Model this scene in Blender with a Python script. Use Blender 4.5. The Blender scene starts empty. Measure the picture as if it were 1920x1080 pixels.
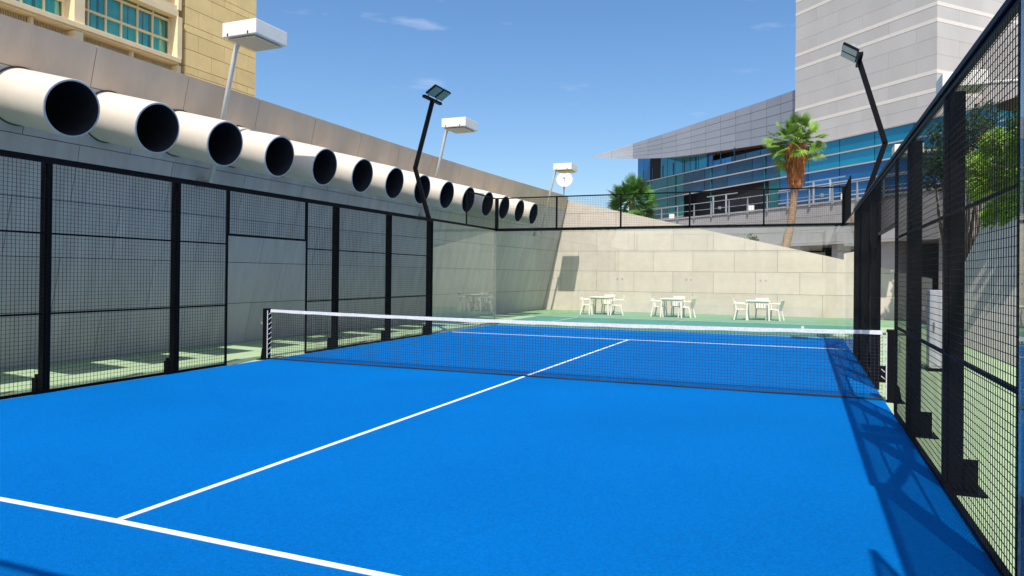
import bpy, bmesh, math, random
from mathutils import Vector, Matrix, noise
random.seed(7)
S = bpy.context.scene
COL = S.collection

# ------------------------------------------------------------------ camera
yaw, pit, rol = -0.3772, 0.0058, 0.0103
fw = Vector((math.sin(yaw)*math.cos(pit), math.cos(yaw)*math.cos(pit), math.sin(pit)))
rt = Vector((math.cos(yaw), -math.sin(yaw), 0)); upv = rt.cross(fw)
r2 = rt*math.cos(rol)+upv*math.sin(rol); u2 = -rt*math.sin(rol)+upv*math.cos(rol)
cd = bpy.data.cameras.new("camera"); cam = bpy.data.objects.new("camera", cd); COL.objects.link(cam)
M = Matrix.Identity(4)
for i in range(3):
    M[i][0] = r2[i]; M[i][1] = u2[i]; M[i][2] = -fw[i]
M[0][3], M[1][3], M[2][3] = 9.0119, -10.0872, 1.5855
cam.matrix_world = M
cd.sensor_width = 36; cd.lens = 1308.98*36/1920
cd.shift_x = -27.3/1920; cd.shift_y = -31.5/1920
cd.clip_start = 0.05; cd.clip_end = 3000
S.camera = cam

# ------------------------------------------------------------------ sky, sun, exposure
SUN = Vector((0.16, -0.61, 1.0)).normalized()
EL = math.asin(SUN.z); AZ = math.atan2(SUN.x, SUN.y)
w = bpy.data.worlds.new("World"); S.world = w; w.use_nodes = True
nt = w.node_tree; nt.nodes.clear()
out = nt.nodes.new('ShaderNodeOutputWorld'); bg = nt.nodes.new('ShaderNodeBackground')
sky = nt.nodes.new('ShaderNodeTexSky'); sky.sky_type = 'NISHITA'; sky.sun_disc = False
sky.sun_elevation = EL; sky.sun_rotation = AZ
sky.air_density = 1.0; sky.dust_density = 1.7; sky.ozone_density = 3.0
bg.inputs[1].default_value = 0.15
# thin wisps of cloud low over the horizon
tc = nt.nodes.new('ShaderNodeTexCoord'); mp = nt.nodes.new('ShaderNodeMapping')
mp.inputs['Scale'].default_value = (2.2, 2.2, 11.0)
nz = nt.nodes.new('ShaderNodeTexNoise'); nz.inputs['Scale'].default_value = 2.6; nz.inputs['Detail'].default_value = 7
nz.inputs['Roughness'].default_value = 0.55
rp = nt.nodes.new('ShaderNodeValToRGB'); rp.color_ramp.elements[0].position = 0.62; rp.color_ramp.elements[1].position = 0.86
rp.color_ramp.elements[1].color = (0.3, 0.3, 0.3, 1)
mx = nt.nodes.new('ShaderNodeMix'); mx.data_type = 'RGBA'
mx.inputs[7].default_value = (8.2, 7.8, 8.0, 1)
hs = nt.nodes.new('ShaderNodeHueSaturation'); hs.inputs['Saturation'].default_value = 1.2; hs.inputs['Value'].default_value = 1.0
L = nt.links
L.new(tc.outputs['Generated'], mp.inputs[0]); L.new(mp.outputs[0], nz.inputs['Vector'])
L.new(nz.outputs[0], rp.inputs[0]); L.new(rp.outputs[0], mx.inputs[0])
L.new(sky.outputs[0], hs.inputs['Color']); L.new(hs.outputs[0], mx.inputs[6])
L.new(mx.outputs[2], bg.inputs[0]); L.new(bg.outputs[0], out.inputs[0])

sd = bpy.data.lights.new("sun", 'SUN'); sd.energy = 4.6; sd.angle = math.radians(0.53); sd.color = (1.0, 0.95, 0.86)
so = bpy.data.objects.new("sun", sd); COL.objects.link(so)
so.rotation_euler = SUN.to_track_quat('Z', 'Y').to_euler(); so.location = SUN*60
S.view_settings.view_transform = 'Standard'; S.view_settings.look = 'None'
S.view_settings.exposure = 0.25; S.view_settings.gamma = 1.0
S.cycles.max_bounces = 8; S.cycles.transparent_max_bounces = 24; S.cycles.diffuse_bounces = 3

# ------------------------------------------------------------------ materials
def new_mat(name):
    m = bpy.data.materials.new(name); m.use_nodes = True
    b = m.node_tree.nodes['Principled BSDF']; return m, m.node_tree, b
def mat(name, col, rough=.6, metal=0, var=.12, scale=4.0, bump=0, bscale=60, spec=.5, stretch=None, tone=False, trans=0, tonek=.25, var2=0, scale2=1.):
    """base colour broken up by noise; optional per-face 'tone' attribute, stretched stains and bump"""
    m, t, b = new_mat(name); N = t.nodes; K = t.links
    tc = N.new('ShaderNodeTexCoord'); mp = N.new('ShaderNodeMapping')
    if stretch: mp.inputs['Scale'].default_value = stretch
    nz = N.new('ShaderNodeTexNoise'); nz.inputs['Scale'].default_value = scale; nz.inputs['Detail'].default_value = 6
    nz.inputs['Roughness'].default_value = .62
    K.new(tc.outputs['Object'], mp.inputs[0]); K.new(mp.outputs[0], nz.inputs['Vector'])
    mr = N.new('ShaderNodeMapRange'); mr.inputs[1].default_value = .3; mr.inputs[2].default_value = .7
    mr.inputs[3].default_value = 1-var; mr.inputs[4].default_value = 1+var
    K.new(nz.outputs[0], mr.inputs[0])
    val = mr.outputs[0]
    if var2:
        n3 = N.new('ShaderNodeTexNoise'); n3.inputs['Scale'].default_value = scale2; n3.inputs['Detail'].default_value = 3; K.new(tc.outputs['Object'], n3.inputs['Vector'])
        m3 = N.new('ShaderNodeMapRange'); m3.inputs[1].default_value = .3; m3.inputs[2].default_value = .7; m3.inputs[3].default_value = 1-var2; m3.inputs[4].default_value = 1+var2
        K.new(n3.outputs[0], m3.inputs[0]); m4 = N.new('ShaderNodeMath'); m4.operation = 'MULTIPLY'; K.new(val, m4.inputs[0]); K.new(m3.outputs[0], m4.inputs[1]); val = m4.outputs[0]
    if tone:
        at = N.new('ShaderNodeAttribute'); at.attribute_name = 'tone'
        ma = N.new('ShaderNodeMath'); ma.operation = 'MULTIPLY_ADD'; ma.inputs[1].default_value = tonek; ma.inputs[2].default_value = 1-tonek/2
        K.new(at.outputs['Fac'], ma.inputs[0])
        mm = N.new('ShaderNodeMath'); mm.operation = 'MULTIPLY'; K.new(val, mm.inputs[0]); K.new(ma.outputs[0], mm.inputs[1]); val = mm.outputs[0]
    vm = N.new('ShaderNodeVectorMath'); vm.operation = 'SCALE'; vm.inputs[0].default_value = col[:3]
    K.new(val, vm.inputs['Scale']); K.new(vm.outputs[0], b.inputs['Base Color'])
    b.inputs['Roughness'].default_value = rough; b.inputs['Metallic'].default_value = metal
    b.inputs['Specular IOR Level'].default_value = spec
    if bump:
        n2 = N.new('ShaderNodeTexNoise'); n2.inputs['Scale'].default_value = bscale; n2.inputs['Detail'].default_value = 5
        K.new(tc.outputs['Object'], n2.inputs['Vector'])
        bp = N.new('ShaderNodeBump'); bp.inputs['Strength'].default_value = bump; bp.inputs['Distance'].default_value = .02
        K.new(n2.outputs[0], bp.inputs['Height']); K.new(bp.outputs[0], b.inputs['Normal'])
    if trans:
        tr = N.new('ShaderNodeBsdfTranslucent'); K.new(vm.outputs[0], tr.inputs[0])
        ms = N.new('ShaderNodeMixShader'); ms.inputs[0].default_value = trans
        K.new(b.outputs[0], ms.inputs[1]); K.new(tr.outputs[0], ms.inputs[2])
        K.new(ms.outputs[0], N['Material Output'].inputs[0])
    return m
def glass_mat(name, tint, f0=.05, refl=(1, 1, 1)):
    """clear pane: tinted see-through plus Fresnel mirror (Schlick), symmetric on both faces"""
    m, t, b = new_mat(name); N = t.nodes; K = t.links; N.remove(b)
    g = N.new('ShaderNodeNewGeometry'); d = N.new('ShaderNodeVectorMath'); d.operation = 'DOT_PRODUCT'
    K.new(g.outputs['Normal'], d.inputs[0]); K.new(g.outputs['Incoming'], d.inputs[1])
    a = N.new('ShaderNodeMath'); a.operation = 'ABSOLUTE'; K.new(d.outputs['Value'], a.inputs[0])
    s = N.new('ShaderNodeMath'); s.operation = 'SUBTRACT'; s.inputs[0].default_value = 1; K.new(a.outputs[0], s.inputs[1])
    p = N.new('ShaderNodeMath'); p.operation = 'POWER'; p.inputs[1].default_value = 5; K.new(s.outputs[0], p.inputs[0])
    q = N.new('ShaderNodeMath'); q.operation = 'MULTIPLY_ADD'; q.inputs[1].default_value = 1-f0; q.inputs[2].default_value = f0
    K.new(p.outputs[0], q.inputs[0])
    tr = N.new('ShaderNodeBsdfTransparent'); tr.inputs[0].default_value = (*tint, 1)
    gl = N.new('ShaderNodeBsdfGlossy'); gl.inputs['Roughness'].default_value = 0.0; gl.inputs[0].default_value = (*refl, 1)
    ms = N.new('ShaderNodeMixShader'); K.new(q.outputs[0], ms.inputs[0]); K.new(tr.outputs[0], ms.inputs[1]); K.new(gl.outputs[0], ms.inputs[2])
    K.new(ms.outputs[0], N['Material Output'].inputs[0])
    return m

M_TURF = mat('blue_turf_mat', (.0005, .130, .44), .95, var=.18, scale=55, bump=.7, bscale=130, spec=.03, var2=.06, scale2=.45)
M_LINE = mat('white_line_mat', (.72, .76, .80), .85, var=.14, scale=42, spec=.1, var2=.06, scale2=2)
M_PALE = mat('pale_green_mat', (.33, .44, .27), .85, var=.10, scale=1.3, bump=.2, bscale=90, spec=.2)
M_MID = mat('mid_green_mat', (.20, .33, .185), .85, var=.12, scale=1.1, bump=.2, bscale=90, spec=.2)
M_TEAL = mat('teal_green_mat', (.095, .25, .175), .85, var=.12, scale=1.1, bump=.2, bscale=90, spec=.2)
M_FAINT = mat('faint_line_mat', (.50, .60, .44), .85, var=.1, scale=9)
M_GROUND = mat('ground_mat', (.30, .27, .22), .95, var=.2, scale=.4)
M_STONE = mat('limestone_mat', (.60, .515, .435), .75, var=.07, scale=2.2, var2=.05, scale2=.35, tone=True, tonek=.10, bump=.15, bscale=30, spec=.25)
M_STONEL = mat('weathered_limestone_mat', (.50, .455, .415), .7, var=.12, scale=1.6, stretch=(1, 2.4, .35), tone=True, tonek=.10, bump=.12, bscale=25, spec=.3)
M_STONEGLOW = mat('glow_tinted_stone_mat', (.68, .51, .37), .6, var=.10, scale=1.2, stretch=(1, 1.6, .5), tone=True, tonek=.08, bump=.08, bscale=25, spec=.35)  # golden light bounced up above the pipes is put into this warmer colour
M_GAP = mat('joint_mat', (.09, .075, .06), .9, var=.1)
M_PIPE = mat('pipe_paint_mat', (.66, .585, .49), .36, var=.05, scale=3, bump=.05, bscale=8)
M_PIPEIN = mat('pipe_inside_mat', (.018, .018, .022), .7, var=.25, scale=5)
M_RIM = mat('pipe_rim_mat', (.48, .47, .46), .5, var=.15, scale=12)
M_BLACK = mat('black_paint_mat', (.003, .003, .0045), .5, var=.15, scale=8, spec=.12)
M_MESH = mat('black_mesh_mat', (.003, .003, .004), .5, var=.1, scale=5, spec=.2)
M_NET = mat('net_cord_mat', (.012, .012, .015), .8, var=.1)
M_BAND = mat('net_band_mat', (.60, .60, .61), .75, var=.12, scale=25, bump=.3, bscale=40)
M_GLASS = glass_mat('court_glass_mat', (.97, .987, .977), .05)
M_GLASSN = glass_mat('coated_court_glass_mat', (.86, .93, .93), .13)
M_LAMP = mat('lamp_box_mat', (.78, .74, .66), .45, var=.05, scale=6)
M_LAMPPOLE = mat('lamp_pole_mat', (.60, .56, .52), .45, var=.08, scale=6)
M_DIFF = mat('lamp_diffuser_mat', (.62, .52, .34), .5, var=.06, scale=8)
M_LENS = mat('flood_lens_mat', (.03, .13, .20), .12, var=.3, scale=9, spec=1.0)
M_LENSW = mat('flood_reflector_mat', (.42, .46, .42), .3, var=.15, scale=9)
M_METAL = mat('galvanised_mat', (.42, .43, .45), .4, metal=.7, var=.12, scale=9)
M_PLASTIC = mat('cream_plastic_mat', (.82, .77, .68), .45, var=.04, scale=6)
M_HOTEL = mat('yellow_stone_mat', (.95, .69, .30), .75, var=.08, scale=1.4, tone=True, tonek=.12, bump=.1, bscale=18)
M_HTRIM = mat('yellow_trim_mat', (.90, .72, .44), .6, var=.06, scale=2)
M_HGAP = mat('yellow_joint_mat', (.28, .17, .05), .9)
M_GRILLE = mat('grille_mat', (.30, .20, .08), .6)
M_CURT = mat('curtain_mat', (.30, .78, .70), .8, var=.12, scale=2, stretch=(1, 6, .4))
M_DARK = mat('dark_recess_mat', (.010, .012, .018), .8)
M_TOWER = mat('tower_stone_mat', (.475, .455, .43), .8, var=.07, scale=.35, stretch=(1, 1, .45), tone=True, tonek=.07, bump=.12, bscale=6)
M_TBAND = mat('tower_band_mat', (.68, .63, .56), .7, var=.04)
M_TGAP = mat('tower_joint_mat', (.38, .36, .34), .9)
M_ROOF = mat('zinc_panel_mat', (.29, .305, .34), .5, metal=.3, var=.05, scale=.6, tone=True, tonek=.12)
M_SOFFIT = mat('bronze_soffit_mat', (.30, .19, .12), .5, var=.15)
M_GCYAN = mat('cyan_glass_mat', (.004, .23, .36), .06, metal=.30, var=.10, scale=.6, spec=.9, tone=True, tonek=.25)
M_GBLUE = mat('blue_glass_mat', (.003, .10, .27), .06, metal=.25, var=.18, scale=.5, spec=.9, tone=True, tonek=.4)
M_GDEEP = mat('deep_glass_mat', (.004, .045, .10), .05, metal=.15, var=.4, scale=.6, spec=.8, tone=True, tonek=.9)
M_GTEAL = mat('teal_glass_mat', (.004, .12, .115), .05, metal=.15, var=.35, scale=.6, spec=.8, tone=True, tonek=.6)
M_MULL = mat('mullion_mat', (.52, .46, .44), .35, metal=.3, var=.05)
M_TERR = mat('terrace_wall_mat', (.40, .38, .37), .8, var=.08, scale=.8, tone=True, tonek=.08)
M_RAIL = mat('steel_rail_mat', (.44, .45, .46), .3, metal=.5, var=.05)
M_TRUNK = mat('palm_trunk_mat', (.30, .20, .125), .9, var=.35, scale=5, stretch=(1, 1, 3.5), bump=.6, bscale=14)
M_SKIRT = mat('dead_frond_mat', (.46, .17, .055), .9, var=.35, scale=5, trans=.2, tone=True, tonek=1.1)
M_FROND = mat('palm_frond_mat', (.165, .30, .035), .5, var=.3, scale=3, trans=.3, tone=True, tonek=1.0)
M_FROND2 = mat('dark_palm_frond_mat', (.09, .22, .035), .5, var=.35, scale=3, trans=.25, tone=True, tonek=1.2)
M_LEAF = mat('leaf_mat', (.25, .40, .05), .5, var=.5, scale=2.2, trans=.3)
M_LEAFD = mat('dark_leaf_mat', (.035, .085, .02), .5, var=.4, scale=3, trans=.2)
M_BLOOM = mat('blossom_mat', (.62, .22, .05), .6, var=.3, trans=.3)
M_WOOD = mat('stem_mat', (.16, .11, .07), .9, var=.3)
M_CONC = mat('concrete_mat', (.55, .53, .50), .85, var=.1, scale=1.5, bump=.1)
M_CABINET = mat('cabinet_mat', (.62, .62, .68), .5, var=.05)
M_PARASOL = mat('parasol_mat', (.14, .085, .06), .9, var=.15)
M_RWALL = mat('render_wall_mat', (.66, .62, .55), .8, var=.10, scale=1.2, stretch=(1, 1.2, .5), tone=True, tonek=.06, bump=.1, bscale=20)

# ------------------------------------------------------------------ mesh helpers
def tag(o, label=None, cat=None, group=None, kind=None):
    if label: o['label'] = label
    if cat: o['category'] = cat
    if group: o['group'] = group
    if kind: o['kind'] = kind
    return o
def link(name, me, m, parent=None, smooth=False):
    me.name = name
    if isinstance(m, (list, tuple)):
        for q in m: me.materials.append(q)
    else: me.materials.append(m)
    if smooth:
        for p in me.polygons: p.use_smooth = True
    o = bpy.data.objects.new(name, me); COL.objects.link(o)
    if parent: o.parent = parent
    return o
def thing(name, label, cat, loc=(0, 0, 0), group=None, rz=0):
    o = bpy.data.objects.new(name, None); COL.objects.link(o); o.location = loc; o.rotation_euler = (0, 0, rz)
    o.empty_display_size = .3
    return tag(o, label, cat, group)
class MB:
    """collects vertices / faces; build() makes ONE mesh object"""
    def __init__(s, off=(0, 0, 0)): s.v = []; s.f = []; s.mi = []; s.tn = []; s.off = Vector(off); s.cur = 0
    def add(s, vs, fs, tone=None):
        n = len(s.v); s.v += [tuple(Vector(q)-s.off) for q in vs]
        t = random.random() if tone is None else tone
        for f in fs: s.f.append([n+i for i in f]); s.mi.append(s.cur); s.tn.append(t)
    def box(s, a, b, tone=None):
        x0, y0, z0 = a; x1, y1, z1 = b
        s.add([(x0, y0, z0), (x1, y0, z0), (x1, y1, z0), (x0, y1, z0), (x0, y0, z1), (x1, y0, z1), (x1, y1, z1), (x0, y1, z1)],
              [(0, 3, 2, 1), (4, 5, 6, 7), (0, 1, 5, 4), (1, 2, 6, 5), (2, 3, 7, 6), (3, 0, 4, 7)], tone)
    def prism8(s, q, tone=None):   # q: 4 bottom + 4 top points
        s.add(q, [(0, 3, 2, 1), (4, 5, 6, 7), (0, 1, 5, 4), (1, 2, 6, 5), (2, 3, 7, 6), (3, 0, 4, 7)], tone)
    def bar(s, p, q, w, h=None, up=(0, 0, 1)):
        p = Vector(p); q = Vector(q); h = h or w; d = (q-p).normalized(); upq = Vector(up)
        if abs(d.dot(upq)) > .99: upq = Vector((0, 1, 0))
        a = d.cross(upq).normalized()*w/2; b = a.cross(d).normalized()*h/2
        s.prism8([p-a-b, p+a-b, p+a+b, p-a+b, q-a-b, q+a-b, q+a+b, q-a+b])
    def tube(s, pts, rad, n=10, caps=True):
        pts = [Vector(p) for p in pts]; rad = rad if isinstance(rad, (list, tuple)) else [rad]*len(pts)
        vs = []; fs = []
        ref = Vector((.3, .9, .1)).normalized()
        for i, p in enumerate(pts):
            d = (pts[min(i+1, len(pts)-1)]-pts[max(i-1, 0)]).normalized()
            a = (ref-d*ref.dot(d)).normalized(); b = d.cross(a)
            for k in range(n):
                t = 2*math.pi*k/n; vs.append(p+(a*math.cos(t)+b*math.sin(t))*rad[i])
        for i in range(len(pts)-1):
            for k in range(n): fs.append((i*n+k, i*n+(k+1) % n, (i+1)*n+(k+1) % n, (i+1)*n+k))
        if caps: fs.append(tuple(range(n))[::-1]); fs.append(tuple((len(pts)-1)*n+k for k in range(n)))
        s.add(vs, fs)
    def build(s, name, m, parent=None, smooth=False, bevel=0):
        me = bpy.data.meshes.new(name); me.from_pydata(s.v, [], s.f)
        if isinstance(m, (list, tuple)): me.polygons.foreach_set('material_index', s.mi)
        at = me.attributes.new('tone', 'FLOAT', 'FACE'); at.data.foreach_set('value', s.tn)
        me.update()
        o = link(name, me, m, parent, smooth)
        if bevel:
            b = o.modifiers.new('bevel', 'BEVEL'); b.width = bevel; b.segments = 2; b.limit_method = 'ANGLE'
        return o

# ================================================================== SETTING
g = MB(); n = 1500.
g.add([(-n, -n, -.012), (n, -n, -.012), (n, n, -.012), (-n, n, -.012)], [(0, 1, 2, 3)])
tag(g.build('ground', M_GROUND), kind='structure')
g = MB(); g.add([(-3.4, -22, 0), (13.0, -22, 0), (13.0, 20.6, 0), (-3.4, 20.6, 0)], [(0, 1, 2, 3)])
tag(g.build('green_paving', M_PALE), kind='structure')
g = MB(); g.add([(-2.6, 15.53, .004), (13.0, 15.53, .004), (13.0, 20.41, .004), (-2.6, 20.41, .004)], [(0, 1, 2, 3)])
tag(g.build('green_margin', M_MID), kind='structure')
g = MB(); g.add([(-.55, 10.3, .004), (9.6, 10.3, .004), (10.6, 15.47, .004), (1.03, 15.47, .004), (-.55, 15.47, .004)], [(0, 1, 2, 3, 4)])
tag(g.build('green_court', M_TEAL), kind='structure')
g = MB()
g.box((-.6, 15.47, .006), (12.2, 15.52, .010)); g.box((1.0, 10.6, .006), (1.05, 15.46, .010))
g.box((-.6, 10.6, .006), (-.55, 15.46, .010)); g.box((8.97, 12.4, .006), (9.05, 14.6, .011))
tag(g.build('faint_court_lines', M_FAINT), kind='structure')
g = MB(); g.box((0, -10.9, -.005), (10, 10.0, .012))
tag(g.build('blue_court', M_TURF), kind='structure')
g = MB()
def ln(p, q, w=.05):
    g.bar((*p, .013), (*q, .013), w, .006)
ln((0.02, -6.985), (5, -6.94)); ln((5, -6.94), (9.98, -7.0)); ln((0.1, 6.95), (9.9, 6.95))
ln((5, -6.91), (5, -.02)); ln((5, .02), (5, 6.92))
tag(g.build('white_court_lines', M_LINE), kind='structure')

# ------------------------------------------------------------------ leaning stone wall with pipes (left)
LEAN = .235
def wb(y): return -2.85+(.0023*(y-4)**2 if y > 4 else 0)
def wx(y, z): return wb(y)+LEAN*z
RZ = [0, .9, 1.8, 2.72, 3.64, 4.57, 5.225]
Y1 = 20.32
lw = thing('leaning_stone_wall', 'long leaning limestone wall carrying the row of pipes on the left', 'wall', (-2.85, 5, 0))
OL = (-2.85, 5, 0)
gap = .006; cap = MB(OL); slabs0 = MB(OL); slabs1 = MB(OL)
for r in range(6):
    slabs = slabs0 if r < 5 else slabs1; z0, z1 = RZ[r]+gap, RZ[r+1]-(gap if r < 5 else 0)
    y = -9.46-(0 if r % 2 else .91)
    if r == 5: y = -9.46+1.82*0
    while y < Y1:
        a = max(y+gap, -12); b = min(y+1.82-gap, Y1)
        if b > a+.02:
            k = max(1, int((b-a)/.62)+1); tone = random.random()
            ys = [a+(b-a)*i/k for i in range(k+1)]
            vs = []; fs = []
            for yy in ys:
                for (zz, dx) in ((z0, 0), (z1, 0), (z0, -.06), (z1, -.06)): vs.append((wx(yy, zz)+dx, yy, zz))
            for i in range(k):
                q = i*4; p = q+4
                fs += [(q, p, p+1, q+1), (q+2, q+3, p+3, p+2), (q+1, p+1, p+3, q+3), (q, q+2, p+2, p)]
            fs += [(0, 1, 3, 2), (k*4, k*4+2, k*4+3, k*4+1)]
            slabs.add(vs, fs, tone)
        y += 1.82
slabs0.build('stone_cladding', M_STONEL, lw); slabs1.build('top_course', M_STONEGLOW, lw)
core = MB(OL); ys = [-12+i*.8 for i in range(41)]; ys[-1] = Y1
ys = [q for q in ys if q < Y1]+[Y1]; vs = []; fs = []
for yy in ys:
    vs += [(wx(yy, 0)-.03, yy, 0), (wx(yy, 5.215)-.03, yy, 5.215), (wx(yy, 5.215)-.7, yy, 5.215), (wx(yy, 0)-2.0, yy, 0)]
for i in range(len(ys)-1):
    q = i*4; p = q+4
    fs += [(q, p, p+1, q+1), (q+1, p+1, p+2, q+2), (q+2, p+2, p+3, q+3), (q+3, p+3, p, q)]
fs += [(0, 1, 2, 3), (len(ys)*4-4, len(ys)*4-1, len(ys)*4-2, len(ys)*4-3)]
core.add(vs, fs); core.build('wall_core', M_GAP, lw)

# ------------------------------------------------------------------ pipes
PY = [-7.48, -6.06, -4.64, -3.22, -1.80, -.38, 1.03, 2.44, 3.84, 5.24, 6.62, 7.98, 9.35, 10.67, 11.95, 13.22, 14.47]
PX = [-.71]*10+[-.70, -.67, -.65, -.61, -.57, -.52, -.46]
PZ = 3.90; R0 = .415
ordn = ['third beyond the left picture edge, seen by its shadow', 'second beyond the left picture edge, seen by its shadow', 'first beyond the left picture edge, seen by its shadow']+['nearest of the row, the largest in view', 'second from the near end', 'third from the near end, beside a white lamp pole', 'fourth from the near end',
        'fifth from the near end', 'sixth from the near end', 'seventh from the near end', 'partly behind the bent black floodlight pole',
        'just beyond the bent black floodlight pole', 'crossed by the start of the upper mesh', 'fourth from the far end, beyond the upper mesh post',
        'third from the far end', 'second from the far end', 'farthest and smallest of the row']
for i, (py, px) in enumerate(zip(PY, PX)):
    t = thing('vent_pipe', 'round cream wall pipe, '+ordn[i], 'pipe', (px, py, PZ), 'cream pipes sticking out of the wall')
    N_ = 56; n_in = R0-.03
    ca = 1/math.sqrt(1+LEAN*LEAN); ax_ = Vector((ca, 0, -LEAN*ca)); uz = Vector((LEAN*ca, 0, ca)); uy_ = Vector((0, 1, 0)); E0 = Vector((px, py, PZ))
    Lr = (px-wx(py, PZ+.26))/ca                # length from the mouth back to the wall face
    def ring(d, r):
        return [E0-ax_*d+uy_*(r*math.cos(2*math.pi*k/N_))+uz*(r*math.sin(2*math.pi*k/N_)) for k in range(N_)]
    o0 = (px, py, PZ); Q = [(k, (k+1) % N_, N_+(k+1) % N_, N_+k) for k in range(N_)]
    m = MB(o0); m.add(ring(Lr+.12, R0)+ring(.008, R0), Q); m.build('pipe_body', M_PIPE, t, smooth=True)
    m = MB(o0); m.add(ring(.008, R0)+ring(0, R0-.008)+ring(0, n_in), Q+[tuple(N_+i for i in f) for f in Q]); m.build('pipe_rim', M_RIM, t)
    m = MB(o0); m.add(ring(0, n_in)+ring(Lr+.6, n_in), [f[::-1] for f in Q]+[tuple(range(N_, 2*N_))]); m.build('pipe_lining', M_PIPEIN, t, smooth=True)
    m = MB(o0); m.add(ring(Lr-.012, R0+.001)+ring(Lr-.012, R0+.024)+ring(Lr+.03, R0+.024), Q+[tuple(N_+i for i in f) for f in Q]); m.build('wall_collar', M_GAP, t)

# ------------------------------------------------------------------ back stone wall, sloping top
bw = thing('back_stone_wall', 'sunlit cream limestone wall with a sloping top behind the tables', 'wall', (5, 20.4, 0))
OB = (5, 20.4, 0)
def ztop(x): return 5.06-(x+1.11)*.2346
def clip_slab(m, x0, x1, z0, z1, y=20.4, th=.06):
    # polygon of the slab under the sloping top
    P = [(x0, z0), (x1, z0)]
    def c(x): return min(z1, ztop(x))
    if ztop(x0) <= z0+.01: return
    xs = [x1]
    xr = -1.11+(5.06-z1)/.2346     # top crosses z1
    if x0 < xr < x1: xs.append(xr)
    xs.append(x0)
    if ztop(x1) < z0:
        xe = -1.11+(5.06-z0)/.2346; P = [(x0, z0), (xe, z0)]; xs = [q for q in xs if q < xe]
    for q in xs: P.append((q, c(q)))
    k = len(P)
    vs = [(a, y, b) for a, b in P]+[(a, y+th, b) for a, b in P]
    fs = [tuple(range(k)), tuple(range(2*k-1, k-1, -1))]+[(i, k+i, k+(i+1) % k, (i+1) % k) for i in range(k)]
    m.add(vs, fs)
m = MB(OB); RB = [0, .91, 1.81, 2.71, 3.62, 4.43, 5.3]
for r in range(6):
    x = -3.94+(.86 if r % 2 else 0)
    while x < 13.6:
        x0, x1 = x+.005, x+1.71-.005
        if r >= 4: pass
        clip_slab(m, max(x0, -2.6), min(x1, 13.6), RB[r]+.005, RB[r+1]-.005) if x1 > -2.5 else None
        x += 1.71
m.build('stone_cladding', M_STONE, bw)
m = MB(OB)
def ct(x): return ztop(x)-.012
xe = 13.6
m.prism8([(-3.0, 20.44, 0), (xe, 20.44, 0), (xe, 20.9, 0), (-3.0, 20.9, 0), (-3.0, 20.44, ct(-3)), (xe, 20.44, ct(xe)), (xe, 20.9, ct(xe)), (-3.0, 20.9, ct(-3))])
m.build('wall_core', M_GAP, bw)
m = MB(OB); m.prism8([(-2.9, 20.46, ct(-2.9)), (xe, 20.46, ct(xe)), (xe, 20.93, ct(xe)), (-2.9, 20.93, ct(-2.9)), (-2.9, 20.46, ztop(-2.9)), (xe, 20.46, ztop(xe)), (xe, 20.93, ztop(xe)), (-2.9, 20.93, ztop(-2.9))])
m.build('coping', M_STONE, bw)

# ------------------------------------------------------------------ right-hand wall leaning away, planter on top
rw = thing('battered_wall', 'pale rendered wall sloping back behind the right mesh fence', 'wall', (12.6, 5, 0))
m = MB((12.6, 5, 0))
m.prism8([(12.6, -12, 0), (14.7, -12, 0), (14.7, 13.6, 0), (12.6, 13.6, 0), (13.95, -12, 3.5), (14.7, -12, 3.5), (14.7, 13.6, 3.5), (13.95, 13.6, 3.5)], .5)
m.build('wall_face', M_RWALL, rw)
m = MB((12.6, 5, 0)); m.box((13.93, -12, 3.503), (14.15, 13.65, 3.78), .5)
m.build('planter_kerb', M_CONC, rw)

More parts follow.
